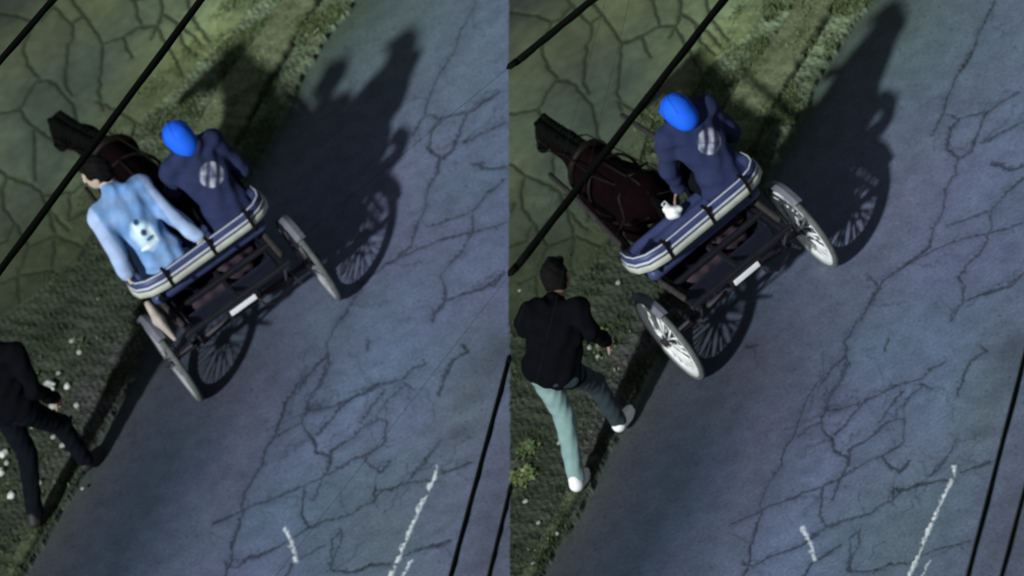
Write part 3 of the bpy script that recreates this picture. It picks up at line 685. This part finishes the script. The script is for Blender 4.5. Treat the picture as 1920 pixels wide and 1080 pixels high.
# ------------------------------------------------------------------ clothes' own patterns and painted shade
def blue_shirt(V, sh, pel, TM, J):
    q = (V-(sh+pel)/2)@TM; n = smooth_noise(V, 26, 21); n2 = smooth_noise(V, 60, 22)
    c = np.tile(np.array([.13, .27, .52]), (len(V), 1))*(1+.3*smooth_noise(V*np.array([1, 1, .45]), 34, 27)[:, None]+.18*smooth_noise(V, 70, 28)[:, None]); pale = np.clip(.35+.6*n, 0, 1)*.35  # streaky fold shading painted into the blue cloth
    arm = np.clip((np.abs(q[:, 0])-.175)/.02, 0, 1); pale = np.maximum(pale, arm*.75)
    c = c*(1-pale[:, None])+np.array([.42, .52, .74])*pale[:, None]
    backside = q[:, 1] < 0
    def sp(x, z, rx, rz, col, c, sharp=3):
        m = np.clip((1.25-((q[:, 0]-x)/rx)**2-((q[:, 2]-z)/rz)**2+.35*n2)*sharp, 0, 1)*backside; return c*(1-m[:, None])+np.array(col)*m[:, None]
    c = sp(-.005, -.01, .075, .11, (.55, .74, .90), c, 1.2); c = sp(.0, .085, .019, .022, (.02, .05, .12), c)
    c = sp(.0, .0, .020, .022, (.02, .06, .13), c); c = sp(.045, -.04, .012, .05, (.80, .86, .88), c); c = sp(-.03, .03, .012, .05, (.74, .86, .92), c)
    c = sp(.015, -.055, .030, .012, (.06, .16, .24), c); c = sp(-.03, -.09, .05, .016, (.72, .84, .86), c)
    return c
def navy_hoodie(V, sh, pel, TM, J):
    q = (V-(sh+pel)/2)@TM; n2 = smooth_noise(V, 80, 23)
    c = np.tile(np.array([.017, .025, .075]), (len(V), 1))
    x, z = q[:, 0]-.03, q[:, 2]-.075; rad = np.hypot(x, z); a = R(38); u = x*math.cos(a)-z*math.sin(a); v = x*math.sin(a)+z*math.cos(a)
    m = np.clip((.090-rad)/.006, 0, 1)*np.clip((np.sin(u*95+.6)+.35)*2.5, 0.12, 1)*np.clip(1.1-.5*(np.abs(v+.01) < .008)+.0*v, 0, 1)
    m = m*np.clip(.62+.5*n2, .15, 1)*(q[:, 1] < 0); return c*(1-m[:, None])+np.array([.46, .48, .58])*m[:, None]
def shaded_leg_tint(V, J):
    h = (J['hipl']+J['hipr'])/2; ax = J['anl']+J['hipl']; dl = np.minimum(seg(V, J['hipl'], J['knl']), seg(V, J['knl'], J['anl'])); dr = np.minimum(seg(V, J['hipr'], J['knr']), seg(V, J['knr'], J['anr']))
    m = np.clip((dr-dl)/.02+.5, 0, 1)[:, None]; return np.array([.022, .036, .042])*(1-m)+np.array([.20, .31, .30])*m  # shade of the right leg painted as a darker trouser colour
def seg(V, a, b):
    d = b-a; t = np.clip(((V-a)@d)/(d@d), 0, 1); return np.linalg.norm(V-a-t[:, None]*d, axis=1)

# ------------------------------------------------------------------ place the two carts, horses and riders
def seated(x, lean, lx=0., twist=0., feet=.60, arms=None, head=None):
    """rider sitting at x on the bench; coordinates in cart frame; y forward"""
    J = dict(pelvis=(x, .21, .86), shl=(x+lx-.170, .21+lean-.02*twist, 1.30), shr=(x+lx+.170, .21+lean+.02*twist, 1.30),
             hipl=(x-.085, .24, .83), hipr=(x+.085, .24, .83), knl=(x-.13, .58, .86), knr=(x+.13, .60, .86),
             anl=(x-.11, .60, .53), anr=(x+.10, .64, .53), tol=(x-.12, .76, .505), tor=(x+.11, .80, .505))
    J['head'] = head or (x+lx-.02, .21+lean+.11, 1.49)
    J.update(arms); return J
def place(c, base, pos):     # a point of the cart frame in the world
    a = c; return None
def rider(cart_px, yaw, x, J, **k):
    g0 = ground(*cart_px); cy, sy = math.cos(yaw), math.sin(yaw); px, py = x, .21
    loc = (g0[0]+px*cy-py*sy, g0[1]+px*sy+py*cy, .81)
    Jl = {n: (v[0]-px, v[1]-py, v[2]-.81) for n, v in J.items()}
    return person(loc, yaw, Jl, **k)

CART1, YAW1 = (495, 645), R(6.5); CART2, YAW2 = (1421, 596), R(13)
make_cart(ground(*CART1), YAW1, 'two-wheeled cart with striped navy bench carrying both riders on the left road', 0.2, 'rimd', 'spoked', .258, .0045)
make_cart(ground(*CART2), YAW2, 'two-wheeled cart with one rider and bright spoked wheels on the right road', 0.7)
make_horse(ground(*CART1), YAW1+R(2), 'dark horse in front of the blue shirted rider, its head against the left pavement', bend=-.14, size=.93)
make_horse(ground(*CART2), YAW2+R(4), 'dark horse beside the empty half of the bench, head over the right pavement', bend=-.02, size=.84)

up_arm = dict(ell=(-.475, .22, 1.10), wrl=(-.505, .10, 1.00+.03), elr=(-.02, .24, 1.08), wrr=(.035, .12, .93))
J1 = seated(-.24, .25, -.01, head=(-.265, .58, 1.51), arms=up_arm)
rider(CART1, YAW1, -.25, J1, clothes=dict(top=M['tshirt'], topcol=blue_shirt, legs=M['jeans'], shoes=M['dshoe'], skin=M['skinp'], sleeve=.93),
      label='rider in a light blue printed shirt with bare black hair', face=(-1, .55, -.12),
      hands=dict(l=dict(d=(0, -.3, -.9), n=(1, -.2, 0), thumb=(.1, 1, 0), curl=.5), r=dict(d=(.2, -.4, -.7), n=(0, -1, .2), thumb=(-1, 0, 0), curl=.4)))
for i, (cp, yw, lab, xx, hx, ln) in enumerate(((CART1, YAW1, 'rider in blue cap and navy hoodie seated beside the blue shirted rider', .31, .31, .20),
                                   (CART2, YAW2, "lone rider in blue cap and navy hoodie on the right cart", .35, .34, .15))):
    a = dict(ell=(xx-.21, .50, 1.10), wrl=(xx-.10, .68, 1.02), elr=(xx+.23, .36, 1.01), wrr=(xx+.12, .60, .98)) if i == 0 else \
        dict(ell=(xx-.25, .40, 1.06), wrl=(xx-.24, .42, .90), elr=(xx+.23, .36, 1.01), wrr=(xx+.12, .60, .98))
    J2 = seated(xx, ln, .0, head=(hx, .44 if i == 0 else .34, 1.44 if i == 0 else 1.42), arms=a)
    if i: hh = dict(l=dict(d=(-.3, .2, -.5), n=(0, -.3, -1), thumb=(1, .3, 0), curl=.3))
    else: hh = None
    rider(cp, yw, xx, J2, clothes=dict(top=M['hoodie'], topcol=navy_hoodie, topname='hoodie', hood=True, legs=M['jeans'], shoes=M['dshoe'], cap=M['cap']), label=lab, face=(-.15, 1, -.25), hands=hh)

# white carrier bag on the empty half of the right bench
def on_cart(cart_px, yaw, p):
    g0 = ground(*cart_px); return (g0[0]+p[0]*math.cos(yaw)-p[1]*math.sin(yaw), g0[1]+p[0]*math.sin(yaw)+p[1]*math.cos(yaw), p[2])
bg_ = empty('plastic_bag', on_cart(CART2, YAW2, (-.035, .31, .812)), YAW2, label='crumpled white bag on the right bench next to the lone rider', cat='bag'); bg_.scale = (.78,)*3
V, Q = surface([ell((0, 0, .05), (.07, .06, .055), k=.02), ell((-.02, .03, .09), (.045, .04, .05), k=.02), ell((.045, -.02, .06), (.035, .035, .035), k=.01)], .006, lambda x, y, z: .006*np.sin(60*x+40*z)*np.sin(55*y+30*z)); link('bag_body', V, Q, M['bag'], bg_)
MB().tube([(-.03, .03, .12), (-.045, .035, .165), (-.01, .035, .175), (.005, .03, .125)], .006, 6).build('bag_handle', M['bag'], bg_, smooth=True)
# beige cloth hanging below the left end of the left bench
ck = empty('hanging_cloth', on_cart(CART1, YAW1, (-.50, -.10, .87)), YAW1, label='beige cloth hanging from the left end of the striped bench above the wheel', cat='cloth')
V, Q = surface([cap((0, .02, .0), (-.01, -.06, -.10), .022, .045, k=.02), cap((-.01, -.06, -.10), (.0, -.14, -.24), .045, .012, k=.02)], .006, lambda x, y, z: .006*np.sin(70*x+10*z)); link('cloth_folds', V, Q, M['clothb'], ck)

# ------------------------------------------------------------------ people on foot at the road edge
def walker(fa, fb, label, clothes, lean=(0, 0), head=(0, 0), hipz=.86, shz=1.28, hdz=1.47):
    A = Vector(ground(*fa)); B = Vector(ground(*fb)); c = (A+B)/2; d = (A-B); yaw = math.atan2(-d.x, d.y)  # y axis points B -> A
    L = d.length/2; lx, ly = lean
    rx = Matrix.Rotation(-yaw, 3, 'Z')@Vector((lx, ly, 0)); hx = Matrix.Rotation(-yaw, 3, 'Z')@Vector((head[0], head[1], 0))
    J = dict(pelvis=(0, 0, hipz), shl=(rx.x-.18, rx.y-.03, shz), shr=(rx.x+.18, rx.y+.03, shz), hipl=(-.085, 0, hipz-.04), hipr=(.085, 0, hipz-.04),
             knl=(-.085, -L*.15, .46), knr=(.075, L*.75, .47), anl=(-.08, -L-.04, .10), anr=(.07, L-.06, .09), tol=(-.09, -L+.10, .06), tor=(.07, L+.10, .06),
             ell=(rx.x-.25, rx.y+.02, 1.04), wrl=(rx.x-.20, rx.y+.20, .88), elr=(rx.x+.25, rx.y-.08, 1.03), wrr=(rx.x+.22, rx.y+.05, .82), head=(rx.x+hx.x, rx.y+hx.y+.05, hdz))
    return person((c.x, c.y, 0), yaw, J, clothes=clothes, label=label, face=(-.1, 1, -.35))
walker((1160, 800), (1118, 914), 'person on foot in black jacket and white shoes behind the right cart', dict(top=M['jacket'], topname='jacket', legs=M['mint'], legcol=shaded_leg_tint, shoes=M['shoe']), lean=(.18, .06), head=(.12, .17), hipz=.82, shz=1.14, hdz=1.22)
walker((166, 872), (102, 985), 'person on foot dressed all in black at the left edge of the left road', dict(top=M['jacket'], topname='jacket', legs=M['jeans'], shoes=M['dshoe']), lean=(.08, .02))

# ------------------------------------------------------------------ rubble and weeds on the verge
def stone(px, py, r, m, label, group=None, flat=.7):
    p = ground(px, py, .04); ph = random.random()*9
    V, Q = surface([ell((0, 0, r*flat*.6), (r, r*random.uniform(.75, 1), r*flat), k=.01), ell((r*.3, -r*.2, r*.5*flat), (r*.7, r*.6, r*.6*flat), k=.01)], max(r/9, .003), lambda x, y, z: r*.12*np.sin(90*x+ph+50*z)*np.sin(80*y+ph*2))
    o = link('stone', V, Q, m); o.location = (p[0], p[1], .035); o.rotation_euler = (0, 0, ph)
    return tag(o, label=label, cat='stone', group=group)
stone(92, 730, .055, M['rockw'], 'largest round whitish stone on the left verge')
stone(127, 725, .026, M['rockw'], 'small bright white stone right of the big round one')
stone(100, 762, .034, M['rock'], 'long grey rubble piece below the big round white stone')
for x, y, r, lab in (
    (8, 852, 0.034, 'bright white stone touching the left picture edge, upper of three'),
    (3, 887, 0.034, 'white stone cut by the left picture edge, below the upper one'),
    (22, 930, 0.03, 'lowest pale stone left of the black clothed legs'),
    (14, 868, 0.02, 'small grey pebble between the two white stones at the left edge'),
    (60, 800, 0.018, 'small grey pebble hidden by the knees of the person in black'),
    (125, 790, 0.03, 'whitish stone beside the hand of the person in black'),
    (75, 905, 0.022, 'grey stone seen between the two black trouser legs'),
    (100, 820, 0.02, 'grey pebble just above the front knee of the person in black'),
    (145, 760, 0.024, 'grey stone nearest the road, right of the round white stone'),
    (110, 700, 0.018, 'small grey pebble just above the small bright white stone'),
    (118, 835, 0.024, 'grey stone on the verge above the front black shoe'),
    (135, 640, 0.02, 'topmost pair of grey pebbles on the left verge, left one'),
    (150, 660, 0.02, 'topmost pair of grey pebbles on the left verge, right one'),
    (105, 905, 0.02, 'grey pebble between the rear leg and the road edge'),
    (155, 915, 0.012, 'tiny grey pebble on the road below the front black shoe'),
    (20, 1062, 0.012, 'tiny pale pebble in the bottom left corner of the picture'),
        ):
    stone(x, y, r, M['rockw' if r > .029 else 'rock'], lab, 'loose rubble on the left verge')
for x, y, r, lab in (
    (1122, 668, 0.016, 'small pebble beside the dry weed right of the black jacket'),
    (1106, 652, 0.018, 'grey pebble right of the black jacket elbow'),
    (1048, 830, 0.016, 'small pebble between the two mint trouser legs'),
    (975, 548, 0.022, 'pale stone at the seam, left of the dark haired head'),
    (1000, 1058, 0.018, 'lowest pale pebble on the right verge near the picture bottom'),
    (1010, 980, 0.014, 'small pale pebble below the bright leafy weed'),
    (1160, 530, 0.018, 'grey pebble on the verge between horse and pedestrian head'),
    (1045, 1000, 0.014, 'small pebble by the kerb below the front white shoe'),
    (985, 940, 0.018, 'pale stone just under the brighter leafy weed'),
        ):
    stone(x, y, r, M['rock'], lab, 'loose rubble on the right verge')
def weed(px, py, n, L, col, label, group=None, spread=.10):
    p = ground(px, py, .04); V = []; F = []; C = []
    for i in range(n):
        a = random.uniform(0, 6.28); rr = spread*random.random()*.7; b = Vector((rr*math.cos(a), rr*math.sin(a), 0)); a2 = a+random.uniform(-.8, .8)
        d = Vector((math.cos(a2), math.sin(a2), random.uniform(.4, 1.4))).normalized(); l = L*random.uniform(.6, 1.2); s = d.cross(Vector((0, 0, 1))).normalized()*l*.20
        k = len(V); tip = b+d*l-Vector((0, 0, l*.35)); mid = b+d*l*.55
        V += [b, mid+s, mid-s, tip]; F += [(k, k+1, k+2), (k+1, k+3, k+2)]; cc = np.array(col)*random.uniform(.6, 1.4); C += [cc]*4
    V = [(v.x, v.y, v.z) for v in V]
    o = link('weed_plant', V, F, M['leaf'], smooth=False, col=np.array(C)); o.location = (p[0], p[1], .035)
    return tag(o, label=label, cat='plant', group=group)
weed(408, 205, 50, .05, (.16, .22, .07), 'pale tuft of weeds on the left verge right of the blue cap')
weed(1386, 206, 50, .05, (.17, .20, .09), 'pale tuft of weeds on the right verge above the navy hoodie')
weed(990, 845, 70, .06, (.09, .13, .05), 'leafy weed left of the mint trouser leg at the seam')
weed(982, 895, 80, .07, (.14, .19, .07), 'brighter leafy weed below the mint trouser leg')
weed(1132, 655, 40, .05, (.13, .15, .08), 'sparse dry weed between the walking person and the right cart')
weed(1118, 632, 40, .05, (.10, .13, .05), 'dark low weed above the dry one near the right cart')
weed(60, 712, 40, .05, (.08, .12, .05), 'low weed above the big round white stone')
weed(145, 645, 40, .05, (.10, .12, .07), 'low weed left of the first cart shadow')
weed(585, 72, 40, .04, (.18, .20, .12), 'pale tuft at the top of the left kerb')
weed(1558, 72, 40, .04, (.20, .22, .13), 'pale tuft at the top of the right kerb')
